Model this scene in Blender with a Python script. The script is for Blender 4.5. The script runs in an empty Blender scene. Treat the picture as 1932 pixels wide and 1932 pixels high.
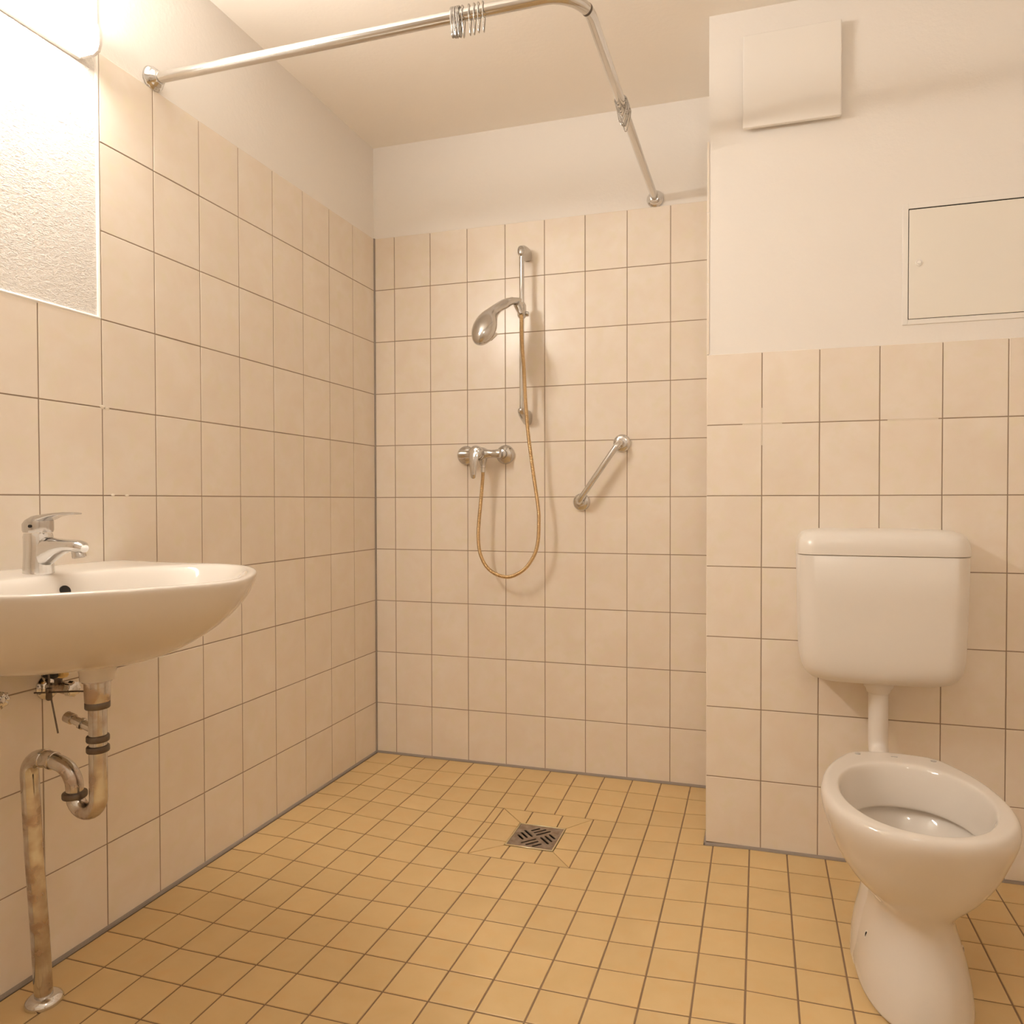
import bpy, bmesh, math, random
from mathutils import Vector, Matrix
random.seed(7)
PI = math.pi
SC = bpy.context.scene
COL = SC.collection

# ------------------------------------------------------------------ camera
CAM = Vector((1.45172, -2.52012, 0.99366))
YAW, PITCH, ROLL, FPX, U0, V0 = 0.284926, -0.016318, -0.001253, 1353.2246, 1036.2146, 966.78
fwd = Vector((-math.sin(YAW)*math.cos(PITCH), math.cos(YAW)*math.cos(PITCH), math.sin(PITCH)))
rgt = Vector((math.cos(YAW), math.sin(YAW), 0))
upv = rgt.cross(fwd)
r2 = rgt*math.cos(ROLL) + upv*math.sin(ROLL)
u2 = upv*math.cos(ROLL) - rgt*math.sin(ROLL)
cd = bpy.data.cameras.new('camera')
cd.sensor_width = 36.0
cd.lens = 36.0*FPX/1932.0
cd.shift_x = (966.0-U0)/1932.0
cd.shift_y = (V0-966.0)/1932.0
cd.clip_start = 0.02
cam = bpy.data.objects.new('camera', cd)
COL.objects.link(cam)
m = Matrix((r2, u2, -fwd)).transposed().to_4x4()
m.translation = CAM
cam.matrix_world = m
SC.camera = cam

# ------------------------------------------------------------------ world, exposure
SC.view_settings.view_transform = 'Standard'
SC.view_settings.look = 'None'
SC.view_settings.gamma = 1.0
SC.view_settings.use_curve_mapping = False
SC.view_settings.exposure = 0.06
w = bpy.data.worlds.new('world'); SC.world = w; w.use_nodes = True
w.node_tree.nodes['Background'].inputs[0].default_value = (0, 0, 0, 1)
w.node_tree.nodes['Background'].inputs[1].default_value = 0.0
SC.cycles.max_bounces = 14
SC.cycles.diffuse_bounces = 10
SC.cycles.glossy_bounces = 8
LAMP_W = 142.0       # wall lamp: emission strength of the opal shade
CEIL_W = 42.0        # globe lamp near the photographer
WARM = (1.0, 0.93, 0.84)

# ------------------------------------------------------------------ helpers
def srgb(r, g, b):
    f = lambda c: (c/255/12.92) if c/255 <= .04045 else ((c/255+.055)/1.055)**2.4
    return (f(r), f(g), f(b), 1)

def mat(name, col, rough=.5, metal=0, spec=.5, coat=0):
    mt = bpy.data.materials.new(name); mt.use_nodes = True
    p = mt.node_tree.nodes['Principled BSDF']
    p.inputs['Base Color'].default_value = col
    p.inputs['Roughness'].default_value = rough
    p.inputs['Metallic'].default_value = metal
    p.inputs['Specular IOR Level'].default_value = spec
    p.inputs['Coat Weight'].default_value = coat
    return mt

def nn(mt, t, **kw):
    n = mt.node_tree.nodes.new(t)
    for k, v in kw.items(): setattr(n, k, v)
    return n

def lk(mt, a, b): mt.node_tree.links.new(a, b)

def tile_mat(name, c1, c2, c3, rough, bump, scale, rnd_amt, stretch=(1, 1, 1), rot=0):
    mt = mat(name, c1, rough)
    p = mt.node_tree.nodes['Principled BSDF']
    tc = nn(mt, 'ShaderNodeTexCoord'); oi = nn(mt, 'ShaderNodeObjectInfo')
    mul = nn(mt, 'ShaderNodeMath', operation='MULTIPLY'); mul.inputs[1].default_value = 37.0
    lk(mt, oi.outputs['Random'], mul.inputs[0])
    mp = nn(mt, 'ShaderNodeMapping')
    mp.inputs['Scale'].default_value = stretch
    mp.inputs['Rotation'].default_value = (0, 0, rot)
    lk(mt, tc.outputs['Object'], mp.inputs['Vector'])
    n1 = nn(mt, 'ShaderNodeTexNoise', noise_dimensions='4D')
    n1.inputs['Scale'].default_value = scale; n1.inputs['Detail'].default_value = 5; n1.inputs['Distortion'].default_value = .6
    lk(mt, mp.outputs[0], n1.inputs['Vector']); lk(mt, mul.outputs[0], n1.inputs['W'])
    r1 = nn(mt, 'ShaderNodeValToRGB')
    r1.color_ramp.elements[0].position = .3; r1.color_ramp.elements[0].color = c2
    r1.color_ramp.elements[1].position = .7; r1.color_ramp.elements[1].color = c1
    lk(mt, n1.outputs[0], r1.inputs[0])
    n2 = nn(mt, 'ShaderNodeTexNoise', noise_dimensions='4D')
    n2.inputs['Scale'].default_value = scale*2.3; n2.inputs['Detail'].default_value = 3
    lk(mt, mp.outputs[0], n2.inputs['Vector']); lk(mt, mul.outputs[0], n2.inputs['W'])
    r2_ = nn(mt, 'ShaderNodeValToRGB')
    r2_.color_ramp.elements[0].position = .5; r2_.color_ramp.elements[0].color = (0, 0, 0, 1)
    r2_.color_ramp.elements[1].position = .8; r2_.color_ramp.elements[1].color = (1, 1, 1, 1)
    lk(mt, n2.outputs[0], r2_.inputs[0])
    mx = nn(mt, 'ShaderNodeMix', data_type='RGBA'); mx.inputs['B'].default_value = c3
    lk(mt, r2_.outputs[0], mx.inputs['Factor']); lk(mt, r1.outputs[0], mx.inputs['A'])
    hs = nn(mt, 'ShaderNodeHueSaturation')
    mr = nn(mt, 'ShaderNodeMapRange'); mr.inputs['To Min'].default_value = 1-rnd_amt; mr.inputs['To Max'].default_value = 1+rnd_amt
    lk(mt, oi.outputs['Random'], mr.inputs['Value']); lk(mt, mr.outputs[0], hs.inputs['Value'])
    lk(mt, mx.outputs['Result'], hs.inputs['Color']); lk(mt, hs.outputs[0], p.inputs['Base Color'])
    bp = nn(mt, 'ShaderNodeBump'); bp.inputs['Strength'].default_value = bump; bp.inputs['Distance'].default_value = .002
    n3 = nn(mt, 'ShaderNodeTexNoise', noise_dimensions='4D'); n3.inputs['Scale'].default_value = 60; n3.inputs['Detail'].default_value = 3
    lk(mt, mp.outputs[0], n3.inputs['Vector']); lk(mt, mul.outputs[0], n3.inputs['W'])
    lk(mt, n3.outputs[0], bp.inputs['Height']); lk(mt, bp.outputs[0], p.inputs['Normal'])
    return mt

def plaster_mat(name, col, scale, dist, strength, chips=False):
    mt = mat(name, col, .85, spec=.2)
    p = mt.node_tree.nodes['Principled BSDF']
    tc = nn(mt, 'ShaderNodeTexCoord')
    n1 = nn(mt, 'ShaderNodeTexNoise'); n1.inputs['Scale'].default_value = scale; n1.inputs['Detail'].default_value = 6; n1.inputs['Roughness'].default_value = .55
    lk(mt, tc.outputs['Object'], n1.inputs['Vector'])
    h = n1.outputs[0]
    if chips:
        mp = nn(mt, 'ShaderNodeMapping'); mp.inputs['Rotation'].default_value = (.6, 0, 0); mp.inputs['Scale'].default_value = (1, .5, 1.3)
        lk(mt, tc.outputs['Object'], mp.inputs['Vector'])
        v = nn(mt, 'ShaderNodeTexNoise'); v.inputs['Scale'].default_value = scale*1.2; v.inputs['Detail'].default_value = 2; v.inputs['Distortion'].default_value = 1.5
        lk(mt, mp.outputs[0], v.inputs['Vector'])
        r = nn(mt, 'ShaderNodeValToRGB'); r.color_ramp.elements[0].position = .5; r.color_ramp.elements[1].position = .62
        lk(mt, v.outputs[0], r.inputs[0])
        ad = nn(mt, 'ShaderNodeMath', operation='ADD'); lk(mt, r.outputs[0], ad.inputs[0]); lk(mt, n1.outputs[0], ad.inputs[1])
        h = ad.outputs[0]
    bp = nn(mt, 'ShaderNodeBump'); bp.inputs['Strength'].default_value = strength; bp.inputs['Distance'].default_value = dist
    lk(mt, h, bp.inputs['Height']); lk(mt, bp.outputs[0], p.inputs['Normal'])
    return mt

def chrome_mat(name, col, rough, stain=None, amt=.5, scale=18):
    mt = mat(name, col, rough, 1.0)
    p = mt.node_tree.nodes['Principled BSDF']
    if stain:
        tc = nn(mt, 'ShaderNodeTexCoord'); n = nn(mt, 'ShaderNodeTexNoise')
        n.inputs['Scale'].default_value = scale; n.inputs['Detail'].default_value = 6
        lk(mt, tc.outputs['Object'], n.inputs['Vector'])
        r = nn(mt, 'ShaderNodeValToRGB'); r.color_ramp.elements[0].position = .42; r.color_ramp.elements[1].position = .62
        r.color_ramp.elements[1].color = (amt, amt, amt, 1); lk(mt, n.outputs[0], r.inputs[0])
        mx = nn(mt, 'ShaderNodeMix', data_type='RGBA'); mx.inputs['A'].default_value = col; mx.inputs['B'].default_value = stain
        lk(mt, r.outputs[0], mx.inputs['Factor']); lk(mt, mx.outputs['Result'], p.inputs['Base Color'])
        mr = nn(mt, 'ShaderNodeMapRange'); mr.inputs['To Min'].default_value = rough; mr.inputs['To Max'].default_value = rough+.3
        lk(mt, r.outputs[0], mr.inputs['Value']); lk(mt, mr.outputs[0], p.inputs['Roughness'])
    return mt

M = {}
M['plaster'] = plaster_mat('white_plaster', (.80, .775, .745, 1), 90, .002, .35)
M['woodchip'] = plaster_mat('woodchip_plaster', (.80, .775, .745, 1), 130, .004, .6, True)
M['ceiling'] = plaster_mat('ceiling_paint', (.87, .83, .77, 1), 70, .002, .25)
M['walltile'] = tile_mat('wall_tile', (.80, .74, .665, 1), (.76, .675, .58, 1), (.755, .70, .56, 1), .27, .06, 11, .012, (1, 1.0, .6), .6)
M['floortile'] = tile_mat('floor_tile', (.66, .485, .25, 1), (.61, .44, .215, 1), (.645, .44, .205, 1), .42, .08, 11, .035)
M['grout'] = mat('grout', (.31, .235, .175, 1), .9)
M['floorgrout'] = mat('floor_grout', (.25, .165, .10, 1), .9)
M['sealant'] = mat('grey_sealant', (.29, .25, .22, 1), .55)
M['caulk'] = mat('white_caulk', (.84, .82, .78, 1), .4)
M['ceramic'] = mat('white_ceramic', (.67, .625, .57, 1), .075, spec=.5)
M['plastic'] = mat('white_plastic', (.735, .70, .655, 1), .28)
M['whitepaint'] = mat('white_lacquer', (.80, .78, .75, 1), .32)
M['panelpaint'] = mat('panel_lacquer', (.79, .765, .71, 1), .4)
M['chrome'] = chrome_mat('chrome', (.70, .695, .69, 1), .08)
M['wire'] = chrome_mat('hook_wire', (.50, .48, .46, 1), .12)
M['satin'] = chrome_mat('satin_chrome', (.60, .585, .57, 1), .2)
M['steel'] = chrome_mat('brushed_steel_rod', (.68, .665, .64, 1), .17)
M['oldchrome'] = chrome_mat('tarnished_chrome', (.66, .65, .63, 1), .1, (.40, .27, .17, 1), .75, 22)
M['nut'] = chrome_mat('dull_nut_metal', (.19, .16, .135, 1), .33, (.11, .075, .05, 1), .6, 30)
M['brass'] = chrome_mat('brassy_hose_metal', (.62, .45, .25, 1), .28)
M['dark'] = mat('dark_hole', (.012, .010, .008, 1), .8)
M['rubber'] = mat('dark_rubber', (.03, .028, .026, 1), .7)
M['grate'] = chrome_mat('dull_steel_grate', (.42, .36, .31, 1), .42, (.30, .24, .19, 1), .6, 40)
M['frame'] = chrome_mat('grate_frame_brass', (.78, .72, .52, 1), .3)
M['yellowtag'] = mat('yellowed_plastic', (.70, .50, .20, 1), .5)
M['greymark'] = mat('grey_print', (.42, .40, .38, 1), .5)
M['water'] = mat('bowl_glaze_shadowed', (.74, .72, .69, 1), .12)
M['door'] = mat('door_lacquer', (.78, .76, .72, 1), .35)
em = bpy.data.materials.new('opal_shade_lit'); em.use_nodes = True
nt = em.node_tree; nt.nodes.remove(nt.nodes['Principled BSDF'])
e = nt.nodes.new('ShaderNodeEmission'); e.inputs[0].default_value = (*WARM, 1); e.inputs[1].default_value = LAMP_W
nt.links.new(e.outputs[0], nt.nodes['Material Output'].inputs[0]); M['emit'] = em
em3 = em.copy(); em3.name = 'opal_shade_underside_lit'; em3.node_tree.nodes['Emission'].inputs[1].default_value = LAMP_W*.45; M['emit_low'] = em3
em2 = em.copy(); em2.name = 'opal_ceiling_shade_lit'
em2.node_tree.nodes['Emission'].inputs[1].default_value = CEIL_W; M['emit2'] = em2

def obj(name, me, material=None, parent=None, loc=None):
    if isinstance(me, bmesh.types.BMesh):
        bm = me; me = bpy.data.meshes.new(name); bm.to_mesh(me); bm.free()
    o = bpy.data.objects.new(name, me); COL.objects.link(o)
    if material is not None and not me.materials: me.materials.append(material)
    if parent: o.parent = parent
    if loc is not None: o.location = loc
    return o

def smooth(o, ang=40):
    me = o.data
    for p in me.polygons: p.use_smooth = True
    bm = bmesh.new(); bm.from_mesh(me)
    for ed in bm.edges:
        if len(ed.link_faces) == 2 and ed.calc_face_angle(0) > math.radians(ang): ed.smooth = False
    bm.to_mesh(me); bm.free()
    return o

def thing(name, label, cat, loc=(0, 0, 0), group=None):
    o = bpy.data.objects.new(name, None); COL.objects.link(o)
    o.empty_display_size = .05; o.location = loc
    o['label'] = label; o['category'] = cat
    if group: o['group'] = group
    return o

def tag(o, label, cat, group=None):
    o['label'] = label; o['category'] = cat
    if group: o['group'] = group
    return o

def part(name, bm, material, t, ang=40, sm=True):
    """a part of thing t; the bmesh is in world coordinates"""
    T = Vector((0, 0, 0)); q = t
    while q is not None:
        T += q.location; q = q.parent
    bmesh.ops.translate(bm, verts=bm.verts, vec=-T)
    o = obj(name, bm, material, t)
    return smooth(o, ang) if sm else o

def frame_of(d):
    d = d.normalized()
    a = Vector((0, 0, 1)) if abs(d.z) < .9 else Vector((1, 0, 0))
    x = d.cross(a).normalized(); y = d.cross(x).normalized()
    return x, y

def ring_faces(bm, A, B):
    n = len(A)
    for i in range(n):
        try: bm.faces.new((A[i], A[(i+1) % n], B[(i+1) % n], B[i]))
        except ValueError: pass

def loft(bm, rings, cap0=True, cap1=True):
    V = [[bm.verts.new(p) for p in r] for r in rings]
    for a, b in zip(V, V[1:]): ring_faces(bm, a, b)
    if cap0: bm.faces.new(list(reversed(V[0])))
    if cap1: bm.faces.new(V[-1])
    return V

def fix(bm):
    bmesh.ops.remove_doubles(bm, verts=bm.verts, dist=1e-6)
    bmesh.ops.recalc_face_normals(bm, faces=bm.faces)
    return bm

def lathe(bm, base, axis, prof, n=28):
    """prof: list of (radius, distance along axis)"""
    base = Vector(base); axis = Vector(axis).normalized(); x, y = frame_of(axis)
    rings = []
    for r, h in prof:
        r = max(r, 1e-4)
        rings.append([base + axis*h + (x*math.cos(2*PI*i/n) + y*math.sin(2*PI*i/n))*r for i in range(n)])
    loft(bm, rings)
    return bm

def smooth_path(pts, n=8, closed=False):
    P = [Vector(p) for p in pts]; out = []
    L = len(P)
    rng = range(L) if closed else range(L-1)
    for i in rng:
        p0 = P[(i-1) % L] if (closed or i > 0) else P[0]*2-P[1]
        p1 = P[i]; p2 = P[(i+1) % L]
        p3 = P[(i+2) % L] if (closed or i+2 < L) else P[-1]*2-P[-2]
        for k in range(n):
            t = k/n
            out.append(.5*((2*p1)+(-p0+p2)*t+(2*p0-5*p1+4*p2-p3)*t*t+(-p0+3*p1-3*p2+p3)*t**3))
    if not closed: out.append(P[-1])
    return out

def tube(bm, path, r, n=16, closed=False, cap=True):
    P = [Vector(p) for p in path]; L = len(P)
    rad = r if callable(r) else (lambda i: r)
    rings = []; px = None
    for i, p in enumerate(P):
        if closed: d = P[(i+1) % L]-P[(i-1) % L]
        else: d = P[min(i+1, L-1)]-P[max(i-1, 0)]
        d.normalize()
        if px is None: x, y = frame_of(d)
        else:
            x = (px - d*px.dot(d)).normalized(); y = d.cross(x)
        px = x
        rr = rad(i)
        rings.append([p + (x*math.cos(2*PI*k/n)+y*math.sin(2*PI*k/n))*rr for k in range(n)])
    if closed:
        V = [[bm.verts.new(q) for q in g] for g in rings]
        for a in range(L): ring_faces(bm, V[a], V[(a+1) % L])
    else: loft(bm, rings, cap, cap)
    return bm

def box(bm, lo, hi, bev=0, seg=2):
    g = bmesh.ops.create_cube(bm, size=1.0)
    vs = g['verts']
    lo = Vector(lo); hi = Vector(hi)
    for v in vs:
        v.co = Vector(((lo.x+hi.x)/2+v.co.x*(hi.x-lo.x), (lo.y+hi.y)/2+v.co.y*(hi.y-lo.y), (lo.z+hi.z)/2+v.co.z*(hi.z-lo.z)))
    if bev:
        es = list({ed for v in vs for ed in v.link_edges})
        bmesh.ops.bevel(bm, geom=es, offset=bev, segments=seg, affect='EDGES', profile=.5)
    return bm

def slab(name, lo, hi, material):
    o = obj(name, box(bmesh.new(), lo, hi), material); o['kind'] = 'structure'
    return o

def arc(c, r, a0, a1, ax, ay, n=10):
    c = Vector(c); ax = Vector(ax); ay = Vector(ay)
    return [c+ax*(r*math.cos(a0+(a1-a0)*i/n))+ay*(r*math.sin(a0+(a1-a0)*i/n)) for i in range(n+1)]

# ------------------------------------------------------------------ room shell
PXT, PZT, Z1 = .15229, .2025, .1969       # wall tile pitch and first horizontal joint
D = .40978                                # face of the wall with the cistern, in front of the shower wall
XC = 1.30584                              # its free corner
RX, FY, H = 2.46, -3.15, 2.373            # right wall, wall behind the camera, ceiling
wall_left = slab('wall_left', (-.12, FY-.1, -.12), (-.005, .12, H+.1), M['plaster'])
wall_back = slab('wall_back', (-.005, .005, -.12), (XC+.002, .12, H+.1), M['plaster'])
wall_inner = slab('wall_inner', (XC+.0045, -D+.003, -.12), (RX+.1, .12, H+.1), M['plaster'])
wall_right = slab('wall_right', (RX+.005, FY-.1, -.12), (RX+.12, -D+.003, H+.1), M['plaster'])
wall_front = slab('wall_front', (-.005, FY-.12, -.12), (RX+.005, FY-.005, H+.1), M['plaster'])
ceiling = slab('ceiling', (-.12, FY-.12, H), (RX+.12, .12, H+.12), M['ceiling'])

# woodchip wallpapered field above the basin, inside its caulked border
YT = -(.15482+7*PXT)      # last full-height joint on the left wall: -1.2208
ZT6 = Z1+6*PZT            # 1.4119 top of low tiling
ZT9 = Z1+9*PZT            # 2.0194 top of high tiling
o = obj('wallpaper', box(bmesh.new(), (-.006, -2.15, ZT6+.004), (-.0035, YT-.001, H)), M['woodchip'], wall_left)

JW = .0026
mesh_cache = {}
def tile_mesh(wd, ht):
    k = (round(wd, 4), round(ht, 4))
    if k in mesh_cache: return mesh_cache[k]
    bm = bmesh.new(); a, b = wd/2, ht/2; c = .0009
    R = [[Vector((sx*(a-i), sy*(b-i), z)) for sx, sy in ((-1, -1), (1, -1), (1, 1), (-1, 1))] for i, z in ((0, -.006), (0, -.0008), (c, 0))]
    loft(bm, R, False, True)
    me = bpy.data.meshes.new('tile'); bm.to_mesh(me); bm.free(); me.materials.append(M['walltile'])
    mesh_cache[k] = me
    return me

def tile_wall(parent, origin, udir, ndir, cols, rows):
    """cols: list of (u0,u1); rows: list of (z0,z1, umax_filter)"""
    origin = Vector(origin); udir = Vector(udir); ndir = Vector(ndir)
    rot = Matrix((udir, Vector((0, 0, 1)), ndir)).transposed()
    if rot.determinant() < 0:
        rot = Matrix((-udir, Vector((0, 0, 1)), ndir)).transposed()
    for (a, b, top) in cols:
        for (z0, z1) in rows:
            if z1 > top+.02: continue
            me = tile_mesh(b-a-JW, z1-z0-JW)
            t = bpy.data.objects.new('tile', me); COL.objects.link(t); t.parent = parent
            tilt = Matrix.Rotation(random.gauss(0, .0011), 3, 'X') @ Matrix.Rotation(random.gauss(0, .0011), 3, 'Y')
            mw = (rot @ tilt).to_4x4()
            mw.translation = origin + udir*((a+b)/2) + Vector((0, 0, (z0+z1)/2)) + ndir*random.uniform(-.0002, .0002)
            t.matrix_local = mw

rows = [(0.004, Z1)] + [(Z1+k*PZT, Z1+(k+1)*PZT) for k in range(9)]
def grout(parent, lo, hi): return obj('grout', box(bmesh.new(), lo, hi), M['grout'], parent)
# left wall: high tiling in the shower, low tiling behind the basin
cols = [(0.003, .15482, 9.0)] + [(.15482+j*PXT, .15482+(j+1)*PXT, ZT9 if j < 7 else ZT6) for j in range(18)]
tile_wall(wall_left, (0, 0, 0), (0, -1, 0), (1, 0, 0), cols, rows)
grout(wall_left, (-.0055, YT-.0005, 0), (-.0012, 0, ZT9-.003))
grout(wall_left, (-.0055, FY, 0), (-.0013, YT-.001, ZT6-.003))
# shower back wall
cols = [(0.003, .0875, 9.0)] + [(.0875+j*PXT, .0875+(j+1)*PXT, ZT9) for j in range(8)]
tile_wall(wall_back, (0, 0, 0), (1, 0, 0), (0, -1, 0), cols, rows)
grout(wall_back, (0, .0012, 0), (XC, .0055, ZT9-.003))
# wall carrying the cistern
cols = [(XC+j*PXT+.0, XC+(j+1)*PXT, ZT6) for j in range(7)] + [(XC+7*PXT, RX, ZT6)]
tile_wall(wall_inner, (0, -D, 0), (1, 0, 0), (0, -1, 0), cols, rows)
grout(wall_inner, (XC+.003, -D+.0012, 0), (RX, -D+.0045, ZT6-.003))
# its short return into the shower
cols = [(D-(j+1)*.1356, D-j*.1356, ZT9) for j in range(3)]
tile_wall(wall_inner, (XC, 0, 0), (0, -1, 0), (-1, 0, 0), cols, rows)
grout(wall_inner, (XC+.0012, -D+.003, 0), (XC+.0045, 0, ZT9-.003))
obj('corner_bead', box(bmesh.new(), (XC-.0006, -D+.0026, ZT6+.0005), (XC+.0052, -D+.0090, ZT9-.001)), M['plaster'], wall_inner)
# right wall and the wall behind the photographer
cols = [(D+j*PXT, D+(j+1)*PXT, ZT6) for j in range(17)]
tile_wall(wall_right, (RX, 0, 0), (0, -1, 0), (-1, 0, 0), cols, rows)
grout(wall_right, (RX+.0012, FY, 0), (RX+.0055, -D, ZT6-.003))
cols = [(j*PXT, (j+1)*PXT, ZT6) for j in range(7)] + [(RX-(j+1)*PXT, RX-j*PXT, ZT6) for j in range(2)]
tile_wall(wall_front, (0, FY, 0), (1, 0, 0), (0, 1, 0), cols, rows)
grout(wall_front, (0, FY-.0055, 0), (7*PXT, FY-.0012, ZT6-.003))
grout(wall_front, (RX-2*PXT, FY-.0055, 0), (RX, FY-.0012, ZT6-.003))
# old filler smeared over a few joints
M['filler'] = mat('old_filler', (.74, .67, .57, 1), .6)
zk4, zk5 = Z1+4*PZT, Z1+5*PZT
for p, r in (((0, YT-.001, zk5+.001), (.0008, .007, .005)), ((0, YT+.012, zk5-.001), (.0006, .006, .0035)), ((0, -1.196, zk4+.001), (.0010, .0055, .0035)), ((0, -1.157, zk4), (.0010, .0055, .003))):
    b = bmesh.new(); bmesh.ops.create_uvsphere(b, u_segments=12, v_segments=8, radius=1.0)
    for v in b.verts: v.co = Vector((p[0]+v.co.x*r[0], p[1]+v.co.y*r[1]*(1+.3*math.sin(5*v.co.z)), p[2]+v.co.z*r[2]))
    smooth(obj('filler_smear', b, M['filler'], wall_left), 180)
for lo, hi in (((1.405, zk5-.0011), (1.512, zk5+.0011)), ((XC+PXT-.0011, zk5-.06), (XC+PXT+.0011, zk5+.045)), ((1.782, zk5-.0011), (1.905, zk5+.0011))):
    obj('joint_filler', box(bmesh.new(), (lo[0], -D+.0002, lo[1]), (hi[0], -D+.0035, hi[1])), M['filler'], wall_inner)
# door behind the photographer
door = obj('door_1', box(bmesh.new(), (7*PXT+.06, FY-.02, .005), (RX-2*PXT-.06, FY+.01, 2.0), .003), M['door']); door['kind'] = 'structure'
bm = bmesh.new()
box(bm, (7*PXT+.002, FY-.02, 0), (7*PXT+.06, FY+.02, 2.06), .004); box(bm, (RX-2*PXT-.06, FY-.02, 0), (RX-2*PXT-.002, FY+.02, 2.06), .004)
box(bm, (7*PXT+.002, FY-.02, 2.0), (RX-2*PXT-.002, FY+.02, 2.06), .004)
obj('door_frame', bm, M['door'], door)
bm = bmesh.new(); tube(bm, smooth_path([(1.20, FY+.01, 1.05), (1.20, FY+.05, 1.05), (1.23, FY+.055, 1.05), (1.31, FY+.055, 1.05)], 5), .009, 12)
lathe(bm, (1.20, FY+.008, 1.05), (0, 1, 0), [(.025, 0), (.025, .006), (.012, .009)])
smooth(obj('door_handle', fix(bm), M['chrome'], door))

# caulk border of the wallpapered field (a bright thin bead)
bm = bmesh.new(); tube(bm, [(-.0035, YT-.004, ZT6+.002), (-.0035, YT-.004, ZT9+.12)], .0045, 8)
bm2 = smooth(obj('trim_1', fix(bm), M['caulk'])); bm2['kind'] = 'structure'
bm = bmesh.new(); tube(bm, [(-.0035, YT-.002, ZT6+.002), (-.0035, -2.15, ZT6+.002)], .0045, 8)
o = smooth(obj('trim_2', fix(bm), M['caulk'])); o['kind'] = 'structure'

# ------------------------------------------------------------------ floor, sloped to the drain
def zf(x, y):
    a = max((x-.12)*.05, 1e-5); b = max((1.40-x)*.051, 1e-5); c = max((-.06-y)*.072, 1e-5); d = max((y+1.36)*.032, 1e-5)
    s = (a**-8+b**-8+c**-8+d**-8+.0285**-8)**(-1/8)
    return -s if s > 4e-5 else 0.0
bm = bmesh.new()
nx, ny = 50, 64
G = [[bm.verts.new((RX*i/nx, FY+(0-FY)*j/ny, zf(RX*i/nx, FY+(0-FY)*j/ny)-.0016)) for j in range(ny+1)] for i in range(nx+1)]
for i in range(nx):
    for j in range(ny):
        bm.faces.new((G[i][j], G[i+1][j], G[i+1][j+1], G[i][j+1]))
floor = obj('floor', bm, M['floorgrout']); floor['kind'] = 'structure'
# the slab is opened below the grate by the drain's own cup, which sits on top

DX0, DX1, DY1, DY0 = .648, .951, -.3114, -.618      # square of cut tiles round the drain
GX0, GX1, GY0, GY1 = .7315, .8800, -.5372, -.3885   # grate with its frame
HX, HY = .0020, .0018                               # half joint widths

def poly_inset(pts, hx, hy):
    """axis aligned edges move in by hx/hy, slanted ones by hx*.5"""
    n = len(pts); lines = []
    cx = sum(p[0] for p in pts)/n; cy = sum(p[1] for p in pts)/n
    for i in range(n):
        p, q = pts[i], pts[(i+1) % n]
        dx, dy = q[0]-p[0], q[1]-p[1]; L = math.hypot(dx, dy); nx_, ny_ = -dy/L, dx/L
        if (cx-p[0])*nx_+(cy-p[1])*ny_ < 0: nx_, ny_ = -nx_, -ny_
        w_ = hx if abs(dx) < 1e-6 else hy if abs(dy) < 1e-6 else .0008
        lines.append((p[0]+nx_*w_, p[1]+ny_*w_, dx, dy))
    out = []
    for i in range(n):
        x1, y1, dx1, dy1 = lines[i-1]; x2, y2, dx2, dy2 = lines[i]
        det = dx1*dy2-dy1*dx2
        t = ((x2-x1)*dy2-(y2-y1)*dx2)/det
        out.append((x1+dx1*t, y1+dy1*t))
    return out

def floor_tile_bm(bm, pts, off=(0, 0), dz=0):
    P = poly_inset(pts, HX, HY)
    cx = sum(p[0] for p in P)/len(P); cy = sum(p[1] for p in P)/len(P)
    if len(P) > 2 and sum((P[i][0]*P[(i+1) % len(P)][1]-P[(i+1) % len(P)][0]*P[i][1]) for i in range(len(P))) < 0: P = P[::-1]
    tx, ty = random.gauss(0, .0015), random.gauss(0, .0015)
    R = []
    for ins, z in ((0, -.005), (0, -.0007), (.0012, 0)):
        r = []
        for x, y in P:
            L = math.hypot(x-cx, y-cy)
            X, Y = x-(x-cx)/L*ins*1.4, y-(y-cy)/L*ins*1.4
            r.append((X-off[0], Y-off[1], zf(x, y)+z+dz+(x-cx)*tx+(y-cy)*ty))
        R.append(r)
    loft(bm, R, False, True)

XK = [0.007]+[.1125+.1012*k for k in range(-0, 24)]
XK = [x for x in XK if x < RX-.02]+[RX-.003]
YJ = [-.005]+[-.107-.1022*j for j in range(0, 30)]
YJ = [y for y in YJ if y > FY+.02]+[FY+.003]
polys = []
for i in range(len(XK)-1):
    for j in range(len(YJ)-1):
        x0, x1, y1, y0 = XK[i], XK[i+1], YJ[j], YJ[j+1]
        cxm, cym = (x0+x1)/2, (y0+y1)/2
        if cym > -D+.006 and x0 > XC-.02: continue          # under the projecting wall
        if y1 > -D and x1 > XC: x1 = XC-.005
        if x0 > XC-.03 and y0 < -D < y1: y1 = -D-.008
        if x1-x0 < .008 or y1-y0 < .006: continue
        if DY0-.001 < y0 and y1 < DY1+.001:
            if x0 >= .70 and x1 <= .93: continue
            if x0 < DX0 < x1: x1 = DX0
            if x0 < DX1 < x1: x0 = DX1
        polys.append([(x0, y0), (x1, y0), (x1, y1), (x0, y1)])
xs = [DX0, DX0+.101, DX0+.202, DX1]; ys = [DY0, DY0+.102, DY0+.204, DY1]
gi = ((GX0, GY0), (GX1, GY0), (GX1, GY1), (GX0, GY1))
for (oy, iy) in ((DY0, GY0), (DY1, GY1)):
    polys += [[(xs[0], oy), (xs[1], oy), (xs[1], iy), (GX0, iy)], [(xs[1], oy), (xs[2], oy), (xs[2], iy), (xs[1], iy)], [(xs[2], oy), (xs[3], oy), (GX1, iy), (xs[2], iy)]]
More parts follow.
